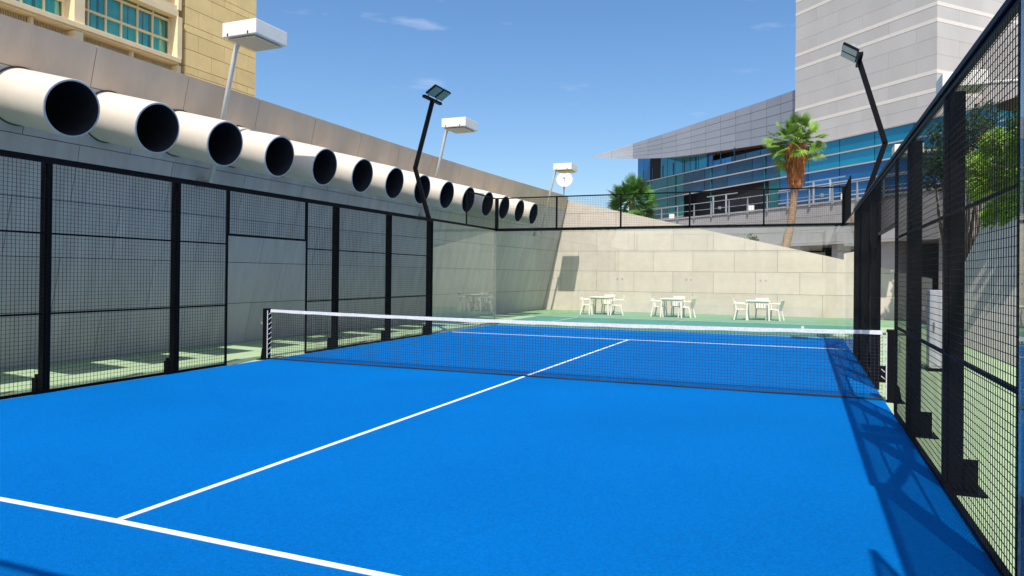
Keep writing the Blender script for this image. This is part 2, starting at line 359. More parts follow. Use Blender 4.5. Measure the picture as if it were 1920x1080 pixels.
# ================================================================== PADEL CAGE
def grid(m, P, U, V, nu, nv, wth=.0036, cell=.05, skipu=False):
    """welded mesh between P, P+U, P+V"""
    P = Vector(P); U = Vector(U); V = Vector(V); a = max(1, round(U.length/cell)); b = max(1, round(V.length/cell))
    for i in range(a+1): m.bar(P+U*(i/a), P+U*(i/a)+V, wth)
    nrm = U.cross(V).normalized()*wth*.9
    for j in range(b+1): m.bar(P+V*(j/b)+nrm, P+V*(j/b)+U+nrm, wth)
def side(xs, sgn, label, near):
    """sgn -1: left fence (outside is -x)"""
    O = (xs, 0, 0); t = thing('mesh_fence', label, 'fence', O, 'mesh side fences of the court')
    ox = sgn
    def post(y, w=.10, top=3.0):
        m = MB(O); a, b = sorted((xs+ox*.03, xs+ox*.13)); m.box((a, y-w/2, .012), (b, y+w/2, top))
        p = m.build('post', M_BLACK, t, bevel=.006)
        f = MB(O); a, b = sorted((xs+ox*.04, xs+ox*.27)); f.box((a, y-.14, .001), (b, y+.14, .013)); f.build('base_plate', M_BLACK, p)
        f = MB(O); a, b = sorted((xs+ox*.133, xs+ox*.235)); f.box((a, y-.012, .015), (b, y+.012, .24))
        a, b = sorted((xs+ox*.133, xs+ox*.22)); f.box((a, y-.06, .015), (b, y-.045, .2)); f.build('gusset', M_BLACK, p)
    for y in (-5.93, -4, -2, 2, 4, 5.93): post(y, .12 if abs(y) > 5 else .088)
    def frame(y0, y1, z0, z1, rails):
        m = MB(O)
        a, b = sorted((xs, xs+ox*.032))
        for y in (y0+.014, y1-.014): m.box((a, y-.013, z0), (b, y+.013, z1))
        for z in (z0+.02, z1-.02): m.box((min(a, b)+.001, y0+.028, z-.018), (b-.001, y1-.028, z+.018))
        for z in rails: m.box((xs+ox*.012-.010, y0+.04, z-.012), (xs+ox*.012+.010, y1-.04, z+.012))
        m.build('panel_frame', M_BLACK, t)
        m = MB(O); x = xs-ox*.004
        P = (x, y0+.02, z0+.04); U = Vector((0, y1-y0-.04, 0)); V = Vector((0, 0, z1-z0-.08))
        grid(m, P, U, V, 0, 0); m.build('mesh_panel', M_MESH, t)
    for (a, b) in ((-6, -4), (-4, -2), (-2, -1), (1, 2), (2, 4), (4, 6)):
        frame(a, b, .012, 3.0, (1.03, 2.06))
    frame(-1, 1, 2.2, 3.0, ())
    m = MB(O); a, b = sorted((xs-.02, xs+ox*.05)); m.box((a, -6, 3.002), (b, 6, 3.045)); m.build('top_rail', M_BLACK, t, bevel=.005)
    return t
side(0.0, -1, 'black mesh fence in front of the leaning pipe wall, left of the blue court', False)
side(10.0, 1, 'black welded mesh fence running close along the right side of the blue court', True)

def glass_end(yE, s, label, panes, sidespan, xsides=(0, 10)):
    """end wall at y=yE; s=+1 outside is +y. glass 3 m, mesh 3..4 m"""
    O = (5, yE, 0); t = thing('glass_court_end', label, 'glass wall', O)
    th = .012
    for x in panes:
        m = MB(O); a, b = sorted((yE, yE+s*th)); m.box((x+.006, a, .014), (x+2-.006, b, 2.985)); pn = m.build('glass_pane', M_GLASS, t)
    for x in panes:
        if x > 0:
            for z in (1.5,):
                for dx in (-.07, .07):
                    m2 = MB(O); m2.tube([(x+dx, yE-s*.012, z), (x+dx, yE+s*.03, z)], .022, 10); m2.build('glass_clamp', M_METAL, t)
    for x in (0, 2, 4, 6, 8, 10):
        m = MB(O); a, b = sorted((yE+s*.03, yE+s*.09)); w_ = .05 if x in (0, 10) else .022
        m.box((x-w_, a, 3.0), (x+w_, b, 4.0)); m.build('upper_post', M_BLACK, t)
    for x in (0, 10):
        sx = -1 if x == 0 else 1
        m = MB(O); a, b = sorted((yE+s*.03, yE+s*.09)); c, d = sorted((x+sx*.02, x+sx*.08)); m.box((c, a, .012), (d, b, 3.0)); m.build('corner_post', M_METAL, t)
    for xs, sx in zip(xsides, (-1, 1)):
        for y0 in sidespan:
            m = MB(O); a, b = sorted((xs, xs+sx*th)); m.box((a, y0+.006, .014), (b, y0+2-.006, 2.985)); m.build('glass_pane', M_GLASSN if s < 0 else M_GLASS, t)
        y0 = min(sidespan) if s < 0 else max(sidespan)
        m = MB(O); c, d = sorted((xs+sx*.012, xs+sx*.06)); ya, yb = min(sidespan), max(sidespan)+2
        m.box((c, ya, 2.99), (d, yb, 3.05)); m.build('glass_rail', M_BLACK, t)
        m = MB(O); grid(m, (xs+sx*.03, y0+.03, 3.05), (0, 1.94, 0), (0, 0, .92), 0, 0); m.build('mesh_panel', M_MESH, t)
        m = MB(O); c, d = sorted((xs+sx*.02, xs+sx*.05)); m.box((c, y0, 3.98), (d, y0+2, 4.015))
        yy = y0 if s > 0 else y0+2
        m.box((c, yy-.02, 3.05), (d, yy+.02, 3.978)); m.build('side_frame', M_BLACK, t)
    m = MB(O); a, b = sorted((yE+s*.03, yE+s*.09)); m.box((-.05, a, 2.96), (10.05, b, 3.05)); m.build('glass_rail', M_BLACK, t)
    m = MB(O); m.box((-.05, a+.01, 3.98), (10.05, b-.01, 4.015)); m.build('top_rail', M_BLACK, t)
    for x in (0, 2, 4, 6, 8):
        m = MB(O); grid(m, (x+.02, yE+s*.045, 3.06), (1.96, 0, 0), (0, 0, .92), 0, 0); m.build('mesh_panel', M_MESH, t)
    return t
glass_end(10.0, 1, 'far end of the court: tall clear glass panes under a strip of black mesh', (0, 2, 4, 6, 8), (6, 8))
glass_end(-10.0, -1, 'near court end with a mirror-like side pane at the right picture edge', (0, 2, 4, 6), (-10, -8))

# ------------------------------------------------------------------ net
def zt(x): return .88+.04*((x-5)/5)**2
O = (5, 0, 0); t = thing('padel_net', 'black court net with white top band stretched across the blue court', 'net', O)
m = MB(O); nx = 232; nzr = 19; x0, x1 = .03, 9.97
for i in range(nx+1):
    x = x0+(x1-x0)*i/nx; sw = .006*math.sin(i*.9)
    m.bar((x, 0, .03), (x+sw, .004, zt(x)-.03), .0040)
for j in range(nzr+1):
    fz = .03+.012*0; pts = 40
    for k in range(pts):
        xa = x0+(x1-x0)*k/pts; xb = x0+(x1-x0)*(k+1)/pts
        za = .03+(zt(xa)-.08)*j/nzr; zb = .03+(zt(xb)-.08)*j/nzr
        m.bar((xa, .002, za), (xb, .002, zb), .0040)
m.build('net_mesh', M_NET, t)
m = MB(O)
for k in range(40):
    xa = .03+9.94*k/40; xb = .03+9.94*(k+1)/40; j = lambda x: .004*math.sin(x*7.3)
    for s_ in (1,):
        m.prism8([(xa, -.012, zt(xa)-.052+j(xa)), (xb, -.012, zt(xb)-.052+j(xb)), (xb, .012, zt(xb)-.052+j(xb)), (xa, .012, zt(xa)-.052+j(xa)),
                  (xa, -.008, zt(xa)), (xb, -.008, zt(xb)), (xb, .008, zt(xb)), (xa, .008, zt(xa))])
m.build('top_band', M_BAND, t)
m = MB(O); m.tube([(.02, 0, .035)]+[(x, 0, .024+.006*math.sin(x*3)) for x in range(1, 10)]+[(9.98, 0, .035)], .011, 6); m.build('bottom_cord', M_NET, t)
for sx, xx in ((-1, -.06), (1, 10.07)):
    m = MB(O); m.box((xx-.05, -.055, .002), (xx+.05, .055, .935)); p = m.build('net_post', M_BLACK, t, bevel=.008)
    f = MB(O); a, b = sorted((xx+sx*.02, xx+sx*.16)); f.box((a, -.09, .002), (b, .09, .014)); f.prism8([(xx+sx*.052, -.012, .016), (xx+sx*.13, -.012, .016), (xx+sx*.13, .012, .016), (xx+sx*.052, .012, .016),
        (xx+sx*.052, -.012, .26), (xx+sx*.10, -.012, .2), (xx+sx*.10, .012, .2), (xx+sx*.052, .012, .26)]); f.build('post_foot', M_BLACK, p)
    f = MB(O)
    for k in range(9):
        z = .1+k*.09; f.bar((xx-sx*.05, -.02, z), (xx-sx*.11, -.004, z+.05), .008)
    f.bar((xx-sx*.055, -.045, .04), (xx-sx*.055, -.045, .9), .012); f.build('lacing', M_BAND, p)
    f = MB(O); f.tube([(xx+sx*.05, -.01, .66), (xx+sx*.12, -.01, .66)], .018, 8); f.bar((xx+sx*.10, -.01, .66), (xx+sx*.10, -.03, .78), .012); f.build('crank', M_METAL, p)

# ------------------------------------------------------------------ bent floodlight poles
def flood(x, s, y, label, topx=.07):
    O = (x, y, 3.0); t = thing('floodlight_pole', label, 'floodlight', O, 'bent black floodlight poles on the fence tops')
    A = Vector((x-s*.0, y, 2.6)); B = Vector((x+s*.14, y, 3.06)); C_ = Vector((x+s*.56, y, 4.37)); D = Vector((x+s*topx, y, 6.12))
    m = MB(O); m.bar((x+s*.10, y, 2.55), (x+s*.14, y, 3.1), .10, .08, (0, 1, 0)); m.bar(B, C_+Vector((s*.01, 0, .03)), .10, .08, (0, 1, 0)); m.bar(C_-Vector((s*-.01, 0, .0)), D, .10, .08, (0, 1, 0))
    m.build('bent_pole', M_BLACK, t, bevel=.006)
    m = MB(O); m.bar(D+Vector((0, -.45, .04)), D+Vector((0, .45, .04)), .09, .07); m.build('crossbar', M_BLACK, t, bevel=.004)
    for k, dy in enumerate((-.22, .22)):
        c = D+Vector((-s*.05, dy, .10)); ux = Vector((-s*.84, 0, .54)); nn = Vector((-s*.54, 0, -.84)); uy = Vector((0, 1, 0))
        L_, W_, T_ = .34, .19, .05
        def pt(a, b, e): return c+ux*a+uy*b+nn*e
        m = MB(O); m.prism8([pt(0, -W_, -T_), pt(L_, -W_, -T_), pt(L_, W_, -T_), pt(0, W_, -T_), pt(0, -W_, 0), pt(L_, -W_, 0), pt(L_, W_, 0), pt(0, W_, 0)])
        h = m.build('lamp_housing', M_BLACK, t)
        m = MB(O); m.prism8([pt(.015, -W_+.015, .003), pt(L_-.015, -W_+.015, .003), pt(L_-.015, W_-.015, .003), pt(.015, W_-.015, .003), pt(.015, -W_+.015, .012), pt(L_-.015, -W_+.015, .012), pt(L_-.015, W_-.015, .012), pt(.015, W_-.015, .012)])
        m.build('lens', M_LENS if s < 0 else M_LENSW, h)
        m = MB(O); m.bar(c+uy*-.05+nn*-.02, D+Vector((0, dy, .03)), .03); m.bar(c+ux*.05+nn*-.052, c+ux*.2+nn*-.11, .10, .05, (0, 1, 0)); m.build('bracket', M_METAL, h)
flood(0, -1, 6, 'bent black floodlight pole on the left fence in front of the pipes')
flood(10, 1, 6, 'bent black floodlight pole on the right fence in front of the pale tower')
flood(10, 1, -6, 'bent black floodlight pole above the near glass, seen only by its shadow', .95)

# ------------------------------------------------------------------ white area lamps
def lamp_left(y, label):
    zb = 3.38; O = (wx(y, zb)+.3, y, zb); t = thing('area_lamp', label, 'lamp', O, 'white box lamps on leaning poles')
    def px(z): return wb(y)+LEAN*z+.27
    m = MB(O); m.tube([(px(3.3), y, 3.3), (px(5.85), y, 5.85), (px(5.98)+.03, y, 5.98), (px(6.05)+.12, y, 6.06)], .045, 12); m.build('pole', M_LAMPPOLE, t, smooth=True)
    x0 = px(6.0)+.05; m = MB(O)
    m.prism8([(x0, y-.42, 5.97), (x0+.80, y-.42, 5.97), (x0+.80, y+.42, 5.97), (x0, y+.42, 5.97), (x0, y-.42, 6.24), (x0+.80, y-.42, 6.24), (x0+.80, y+.42, 6.24), (x0, y+.42, 6.24)])
    h = m.build('lamp_head', M_LAMP, t, bevel=.012)
    m = MB(O); m.box((x0+.08, y-.36, 5.935), (x0+.72, y+.36, 5.947)); m.build('diffuser', M_DIFF, h)
    m = MB(O)
    for dx in (.12, .60): m.box((x0+dx, y-.427, 5.98), (x0+dx+.025, y-.421, 6.03))
    m.build('latch', M_BLACK, h)
    m = MB(O); zz = 3.34
    m.box((wx(y, zz)-.02, y-.1, zz-.09), (wx(y, zz)+.06, y+.1, zz+.09)); m.bar((wx(y, zz)+.04, y, zz), (px(zz), y, zz), .09); 
    m.build('wall_bracket', M_METAL, t)
lamp_left(.33, 'white box lamp on a leaning pole rising behind the third pipe')
lamp_left(8.75, 'white box lamp on a leaning pole just right of the left floodlight')
lamp_left(17.7, 'white box lamp on a leaning pole beyond the last pipe, dish behind it')
def lamp_right(y, label, z=6.05):
    O = (14.25, y, 3.4); t = thing('area_lamp', label, 'lamp', O, 'white box lamps on leaning poles')
    m = MB(O); pts = [(14.25, y, 3.4), (14.2, y, z-.8)]+[(14.2-.5+.5*math.cos(a), y, z-.8+.75*math.sin(a)) for a in [math.pi/2*k/6 for k in range(1, 7)]]+[(12.7, y, z-.05)]
    m.tube(pts, .05, 12); m.build('pole', M_LAMPPOLE, t, smooth=True)
    m = MB(O); m.box((11.95, y-.42, z-.16), (12.85, y+.42, z+.17)); h = m.build('lamp_head', M_LAMP, t, bevel=.012)
    m = MB(O); m.box((12.02, y-.36, z-.178), (12.78, y+.36, z-.164)); m.build('diffuser', M_DIFF, h)
lamp_right(8.7, 'white box lamp above the right fence in front of the tower corner', 6.16)
lamp_right(17.7, 'white box lamp over the right fence in front of the blue glass', 6.12)

# ------------------------------------------------------------------ tables and chairs
def table(x, y, label, rz=0):
    t = thing('patio_table', label, 'table', (x, y, 0), 'cream plastic tables by the back wall', rz)
    def add(nm, mb, par=t, bv=.006): 
        return mb.build(nm, M_PLASTIC, par, bevel=bv)
    m = MB(); m.box((-.43, -.43, .70), (.43, .43, .735)); add('tabletop', m, bv=.012)
    m = MB(); m.box((-.38, -.38, .64), (.38, -.36, .70)); m.box((-.38, .36, .64), (.38, .38, .70)); m.box((-.38, -.358, .64), (-.36, .358, .70)); m.box((.36, -.358, .64), (.38, .358, .70)); add('apron', m, bv=0)
    for sx in (-1, 1):
        for sy in (-1, 1):
            m = MB(); m.bar((sx*.37, sy*.37, .64), (sx*.40, sy*.40, 0), .055); add('leg', m)
def chair(x, y, rz, label):
    t = thing('patio_chair', label, 'chair', (x, y, 0), 'cream plastic armchairs around the tables', rz)   # faces +y
    t.scale = (.93, .93, .93)
    if chair.parts is None:
        P = []
        m = MB(); m.prism8([(-.24, -.22, .40), (.24, -.22, .40), (.25, .24, .42), (-.25, .24, .42), (-.24, -.22, .43), (.24, -.22, .43), (.25, .24, .455), (-.25, .24, .455)]); P.append(('seat', m, .01))
        m = MB()
        for k in range(5):
            xx = -.20+k*.10; m.bar((xx, -.225, .44), (xx*1.05, -.32, .80), .05, .018, (0, 1, 0))
        m.bar((-.25, -.325, .82), (.25, -.325, .82), .03, .09); P.append(('backrest', m, .006))
        for sx in (-1, 1):
            m = MB(); m.bar((sx*.235, .21, .41), (sx*.26, .25, 0), .05); P.append(('leg', m, .004))
            m = MB(); m.bar((sx*.225, -.2, .41), (sx*.25, -.29, 0), .05); P.append(('leg', m, .004))
            m = MB(); m.tube([(sx*.26, -.30, .66), (sx*.285, -.1, .67), (sx*.285, .12, .655), (sx*.27, .22, .60), (sx*.25, .22, .45)], .022, 6); P.append(('armrest', m, 0))
        chair.parts = [(nm, mb.build(nm, M_PLASTIC, t, bevel=bv)) for nm, mb, bv in P]
    else:
        for nm, src in chair.parts:
            c = src.copy(); COL.objects.link(c); c.parent = t
chair.parts = None
PI = math.pi
TB = [(1.32, 17.75, 'left'), (4.25, 17.55, 'middle'), (7.45, 17.35, 'right')]
wh = {'left': 'the left table, nearest the leaning wall', 'middle': 'the middle table', 'right': 'the right table'}
for (x, y, nm) in TB:
    table(x, y, 'square cream table with three chairs, '+{'left': 'nearest the leaning wall', 'middle': 'the middle one of the row', 'right': 'the one at the right end'}[nm], random.uniform(-.06, .06))
    chair(x-.53+random.uniform(-.05, .05), y-.03+random.uniform(-.12, .08), -PI/2+random.uniform(-.3, .3)+(.35 if nm == 'left' else 0), 'cream plastic armchair at the left side of '+wh[nm])
    chair(x+.57+random.uniform(-.05, .08), y+.02+random.uniform(-.1, .1), PI/2+random.uniform(-.3, .3), 'cream plastic armchair at the right side of '+wh[nm])
    chair(x+.12, y+.62, PI+random.uniform(-.1, .1), 'cream plastic armchair behind '+wh[nm])

# ------------------------------------------------------------------ utility cabinet outside the right fence
t = thing('utility_cabinet', 'pale grey upright cabinet standing behind the right mesh fence', 'cabinet', (11.2, 3.85, 0))
m = MB((11.2, 3.85, 0)); m.box((11.05, 3.7, .05), (11.33, 4.0, 1.4)); b = m.build('body', M_CABINET, t, bevel=.01)
m = MB((11.2, 3.85, 0)); m.box((11.08, 3.69, .10), (11.30, 3.697, 1.36)); d = m.build('door', M_CABINET, t)
m = MB((11.2, 3.85, 0)); m.box((11.10, 3.66, .7), (11.12, 3.688, .85)); m.build('handle', M_METAL, d)
m = MB((11.2, 3.85, 0)); m.box((11.03, 3.68, .001), (11.36, 4.02, .048)); m.build('plinth', M_BLACK, t)

# ------------------------------------------------------------------ satellite dish behind the corner
O = (-1.66, 21.6, 0); t = thing('satellite_dish', 'round white satellite dish on a thin grey pole behind the wall corner', 'satellite dish', O)
m = MB(O); m.tube([(-1.66, 21.6, 0), (-1.66, 21.6, 5.75)], .025, 8); m.build('mast', M_METAL, t)
m = MB(O); c = Vector((-1.62, 21.55, 6.17)); nn = Vector((.28, -.93, .25)).normalized(); ax = nn.orthogonal().normalized(); ay = nn.cross(ax); vs = [c-nn*.07]; fs = []
for r_i in range(1, 6):
    r = .38*r_i/5
    for k in range(28):
        a = 2*PI*k/28; vs.append(c+(ax*math.cos(a)+ay*math.sin(a))*r+nn*(-.07+.09*(r/.38)**2))
for k in range(28): fs.append((0, 1+k, 1+(k+1) % 28))
for r_i in range(4):
    for k in range(28):
        q = 1+r_i*28; fs.append((q+k, q+28+k, q+28+(k+1) % 28, q+(k+1) % 28))
m.add(vs, fs); o = m.build('dish', M_LAMP, t, smooth=True); sl = o.modifiers.new('solid', 'SOLIDIFY'); sl.thickness = .015
m = MB(O); lf = c+nn*.38+Vector((0, 0, -.08)); m.tube([c-Vector((0, 0, .40)), lf], .012, 6); m.tube([c+ax*.3, lf], .008, 6); m.box(tuple(lf-Vector((.04, .04, .04))), tuple(lf+Vector((.04, .04, .04)))); m.build('feed_arm', M_METAL, t)
m = MB(O); m.tube([(-1.66, 21.6, 5.7), tuple(c-nn*.08)], .035, 8); m.build('bracket', M_METAL, t)

# ================================================================== HOTEL (upper left)
hx = -12.0; OH = (-12, 4, 0)
h = thing('yellow_stone_building', 'yellow limestone building with curtained windows above the leaning wall', 'building', OH)
m = MB(OH); m.box((-30, -14, 0), (hx-.9, 12.42, 26)); m.build('wall_core', M_HGAP, h)
def hslabs(m, y0, y1, z0, z1, rows, ln_, ph=0):
    z = z0; r = 0
    while z < z1-.02:
        hgt = rows[r % len(rows)]; zb = min(z+hgt, z1); y = y0-(ln_*.5 if (r+ph) % 2 else 0)
        while y < y1:
            a = max(y, y0); b = min(y+ln_, y1)
            if b-a > .05: m.box((hx-.9, a+.010, z+.010), (hx, b-.010, zb-.010))
            y += ln_
        z = zb; r += 1
m = MB(OH)
hslabs(m, 8.9, 12.45, 0, 26, [.62, .62, .28], 1.25)
FLZ = [5.55, 9.26, 12.97, 16.68, 20.39]          # window sill heights
m.build('stone_cladding', M_HOTEL, h)
m = MB(OH)
for z in FLZ:      # spandrel band under the sill: recessed back wall
    m.box((hx-.9, -14, z-2.1), (hx-.45, 8.62, z-.56))
m.build('spandrel_wall', M_HOTEL, h)
BAYS = [(5.06, 8.6, [5.46, 6.07, 6.63, 7.24, 7.84, 8.34]), (1.15, 4.72, [1.6, 2.25, 2.85, 3.40, 4.06, 4.60]), (-2.8, .80, [-2.4, -1.7, -1.1, -.5, .15, .7]), (-6.7, -3.1, [-6.3, -5.6, -5, -4.4, -3.8, -3.2])]
for fi, z in enumerate(FLZ[:4]):
    m = MB(OH); m.box((hx-.5, -14, z-.16), (hx+.12, 8.66, z)); m.box((hx-.4, -14, z-.22), (hx+.04, 8.64, z-.163)); m.build('sill', M_HTRIM, h, bevel=.01)
    m = MB(OH); m.box((hx-.5, -14, z+1.5), (hx+.02, 8.60, z+1.72)); m.box((hx-.46, -14, z+1.723), (hx+.0, 8.58, z+1.9)); m.build('lintel', M_HTRIM, h)
    for (a, b, mm) in BAYS:
        if fi not in (0, 1, 2): continue
        fr = MB(OH)
        fr.box((hx-.42, a-.0, z+.002), (hx-.34, a+.06, z+1.5)); fr.box((hx-.42, b-.10, z+.002), (hx-.34, b, z+1.5))
        for q in mm[:-1]: fr.box((hx-.415, q-.024, z+.002), (hx-.33, q+.024, z+1.5))
        for zz in (z+.66, z+1.38): fr.box((hx-.40, a+.06, zz-.03), (hx-.30, b-.1, zz+.03))
        W = fr.build('window', M_HTRIM, h)
        pn = MB(OH); pn.box((hx-.395, a+.06, z+.003), (hx-.385, b-.10, z+1.49)); pn.build('window_pane', HG if 'HG' in globals() else glass_mat('hotel_glass_mat', (.55, .86, .84), .10), W)
        cu = MB(OH); k = int((b-a)/.06); vs = []; fs = []
        for i in range(k+1):
            yy = a+.05+(b-a-.15)*i/k; xx = hx-.52+.035*math.sin(i*1.3+a)+.02*math.sin(i*.37)
            vs += [(xx, yy, z+.0), (xx, yy, z+1.5)]
        for i in range(k): fs.append((2*i, 2*i+2, 2*i+3, 2*i+1))
        cu.add(vs, fs, .5); cu.build('curtain', M_CURT, W, smooth=True)
    for yy in (8.63, 4.89, .975, -2.95):
        p = MB(OH); w_ = .10 if yy > 8 else .17
        p.box((hx-.5, yy-w_+.03, z-1.95), (hx+.05, yy+w_-.03, z-.24)); p.box((hx-.45, yy-w_, z+.002), (hx+.06, yy+w_, z+1.5)); p.build('pilaster', M_HTRIM, h)
    # vent grilles under the sill
    gr = MB(OH)
    yy = -6.0
    while yy < 8.5:
        gr.box((hx-.30, yy, z-.55), (hx-.28, yy+.012, z-.225)); yy += .045
    gr.box((hx-.33, -6, z-.58), (hx-.2, 8.52, z-.553))
    gr.box((hx-.303, -6, z-.40), (hx-.303+.02, 8.5, z-.385))
    for q in (6.88, 3.57, -.5): gr.box((hx-.27, q-.03, z-.55), (hx-.1, q+.03, z-.225))
    gr.build('vent_grille', M_HTRIM, h)
m = MB(OH); m.box((hx-.9, -14, 0), (hx-.55, 8.88, 26), .4); m.build('recess_wall', M_GRILLE, h)

# ================================================================== OFFICE BUILDING (right)
F = [(-7.99, 66.14), (-4.9, 62.5), (-1.51, 58.99), (1.6, 55.9), (4.51, 53.34), (7.37, 50.4), (8.32, 48.95), (9.59, 47.24), (12.26, 44.53), (15.29, 41.86), (16.81, 40.56), (17.98, 38.9), (20.25, 36.4), (24, 32.5)]
# resample the plan curve smoothly
def resamp(F, step=.75):
    n_ = len(F); out = []
    def cr(i, t):
        p = [Vector(F[max(0, min(n_-1, k))]) for k in (i-1, i, i+1, i+2)]
        return .5*((2*p[1])+(-p[0]+p[2])*t+(2*p[0]-5*p[1]+4*p[2]-p[3])*t*t+(-p[0]+3*p[1]-3*p[2]+p[3])*t**3)
    for i in range(n_-1):
        L_ = (Vector(F[i+1])-Vector(F[i])).length; k = max(1, int(L_/step))
        for j in range(k): out.append(cr(i, j/k))
    out.append(Vector(F[-1])); return out
# straighten: fit quadratic through the measured points to remove jitter
import numpy as np
Fa = np.array(F); s_ = np.concatenate([[0], np.cumsum(np.hypot(*np.diff(Fa, axis=0).T))])
cxp = np.polyfit(s_, Fa[:, 0], 3); cyp = np.polyfit(s_, Fa[:, 1], 3); SL = s_[-1]
def fp(s, off=0.):
    x, y = np.polyval(cxp, s), np.polyval(cyp, s); dx, dy = np.polyval(np.polyder(cxp), s), np.polyval(np.polyder(cyp), s)
    l = math.hypot(dx, dy); return (float(x+off*dy/l), float(y-off*dx/l))      # +off = towards the camera (-x,-y)
def s_at_x(x):
    lo, hi = 0, SL
    for _ in range(50):
        md = (lo+hi)/2
        if np.polyval(cxp, md) < x: lo = md
        else: hi = md
    return lo
OO = (6, 52, 0)
ob = thing('glass_office_building', 'blue glass building with silver wedge roof and pale stone tower', 'building', OO)
def ribbon(m, s0, s1, z0, z1, off0, off1, step=2.0, tone=None):
    k = max(1, int(round((s1-s0)/step)))
    for i in range(k):
        a = s0+(s1-s0)*i/k; b = s0+(s1-s0)*(i+1)/k
        A, B, C_, D = fp(a, off0), fp(b, off0), fp(b, off1), fp(a, off1)
        m.prism8([(*A, z0), (*B, z0), (*C_, z0), (*D, z0), (*A, z1), (*B, z1), (*C_, z1), (*D, z1)], tone)
sG = s_at_x(7.2)       # change from dark left bays to bright right bays
ROW = [6.5, 7.58, 8.63, 9.68, 10.73, 11.8]
# facade panes: each pane a part
PAN = 3.05
def panes(s0, s1, z0, z1, mt, step=PAN):
    k = max(1, int(round((s1-s0)/step)))
    for i in range(k):
        a = s0+(s1-s0)*i/k+.03; b = s0+(s1-s0)*(i+1)/k-.03
        m = MB(OO); ribbon(m, a, b, z0+.03, z1-.03, .0, -.06, 1.6, random.random()); m.build('glass_panel', mt, ob)
sE = SL
panes(sG, sE, ROW[4], ROW[5], M_GCYAN); panes(sG, sE, ROW[3], ROW[4], M_GCYAN); panes(sG, sE, ROW[2], ROW[3], M_GBLUE)
panes(sG, sE, ROW[1], ROW[2], M_GBLUE); panes(sG, sE, ROW[0], ROW[1], M_GBLUE)
sT = s_at_x(-2.0)
panes(0, sT, ROW[0], ROW[1], M_GTEAL); panes(0, sT, ROW[1], ROW[2], M_GTEAL); panes(0, sT, ROW[2], ROW[3], M_GTEAL); panes(0, sT, ROW[3], ROW[4], M_GTEAL); panes(0, sT, ROW[4], ROW[5], M_GTEAL)
panes(sT, sG, ROW[3], ROW[4], M_GDEEP); panes(sT, sG, ROW[4], ROW[5], M_GDEEP)
panes(sG-1.3, sG, ROW[0], ROW[3], M_GTEAL, 1.3)
sD = s_at_x(2.5)
for (a_, b_, mt_, n_) in ((0, 2.6, M_GBLUE, 2), (2.6, 4.6, M_DARK, 1), (4.6, 12.5, M_GCYAN, 6), (12.5, s_at_x(3.0), M_GBLUE, 4), (s_at_x(3.0), s_at_x(8.2), M_GDEEP, 4)):
    for i in range(n_):
        a = a_+(b_-a_)*i/n_; b = a_+(b_-a_)*(i+1)/n_; mid = (a+b)/2/s_at_x(8.2)
        fx = fp((a+b)/2)[0]; panes(a, b-.02, ROW[5], (14.9-(fx+8)*.21) if fx < 1 else 12.4, mt_, 9)
m = MB(OO); ribbon(m, 0.2, SL, 6.0, 12.0, -1.4, -1.8, 3); ribbon(m, s_at_x(-1.5), s_at_x(8.25), 12.0, 13.25, -1.4, -1.8, 3); m.build('dark_interior', M_DARK, ob)
for z in ROW[1:]:
    m = MB(OO); a = 0 if z > 9.5 or z == 11.8 else 0
    if z in (ROW[1], ROW[2]):
        m1 = MB(OO); ribbon(m1, 0, sT, z-.04, z+.04, .14, .0, 1.6); m1.build('mullion', M_MULL, ob)
        ribbon(m, sG, SL, z-.04, z+.04, .14, .0, 1.6)
    else: ribbon(m, 0, SL, z-.045, z+.045, .16, .0, 1.6)
    m.build('mullion', M_MULL, ob)
for i in range(4):      # slim vertical fins in front of the left bays
    s = s_at_x([-6.6, -3.0, 1.0, 6.0][i]); m = MB(OO); ribbon(m, s, s+.07, 6.6, 11.75, .10, .0); m.build('mullion', M_GTEAL, ob)
for i in range(9):
    s = 1.2+i*1.9; m = MB(OO); ribbon(m, s, s+.10, 11.86, 13.1, .05, -.0); m.build('mullion', M_GDEEP, ob)
# silver wedge roof
BOT = [(-11.85, 60.63, 14.04), (-7.02, 60.93, 13.70), (-3.52, 58.56, 13.24), (-.18, 56.65, 13.11), (2.90, 54.65, 13.04), (5.88, 52.06, 12.84), (8.39, 49.4, 12.6)]
TOP = [(-11.89, 60.77, 14.14), (-7.07, 61.06, 15.43), (-3.56, 58.68, 15.73), (-.23, 56.78, 16.15), (2.86, 54.77, 16.46), (5.84, 52.19, 16.60), (8.35, 49.53, 16.65)]
# move outwards along the sight-independent plan: the roof edge stands about 3 m in front of the glass
def lerp3(P, t):
    k = t*(len(P)-1); i = min(int(k), len(P)-2); return Vector(P[i]).lerp(Vector(P[i+1]), k-i)
m = MB(OO); NC = 13; NR = 5
for i in range(NC):
    for r in range(NR):
        if r == 4 and i < 1: pass
        def q(u, v): return lerp3(BOT, u).lerp(lerp3(TOP, u), v)
        u0, u1 = i/NC, (i+1)/NC; v0, v1 = r/NR, (r+1)/NR
        e = .0009; f_ = .010
        P4 = [q(u0+e, v0+f_*.5), q(u1-e, v0+f_*.5), q(u1-e, v1-f_*.5), q(u0+e, v1-f_*.5)]
        bk = Vector((.45, .75, .0))*.06
        m.prism8([P4[0], P4[1], P4[1]+bk, P4[0]+bk, P4[3], P4[2], P4[2]+bk, P4[3]+bk], .25+.75*random.random())
m.build('roof_fascia', M_ROOF, ob)
m = MB(OO); vs = []; fs = []
for i in range(NC+1):
    u = i/NC; a = lerp3(BOT, u)+Vector((.03, .06, .02)); b = lerp3(TOP, u)+Vector((.03, .06, -.02)); dpt = 7*min(1, u*3)+.02
    c_ = b+Vector((dpt*.6, dpt*.8, .2*min(1, u*9))); d_ = a+Vector((dpt*.6, dpt*.8, .9*(1-u)*min(1, u*9)))
    vs += [a, b, c_, d_]
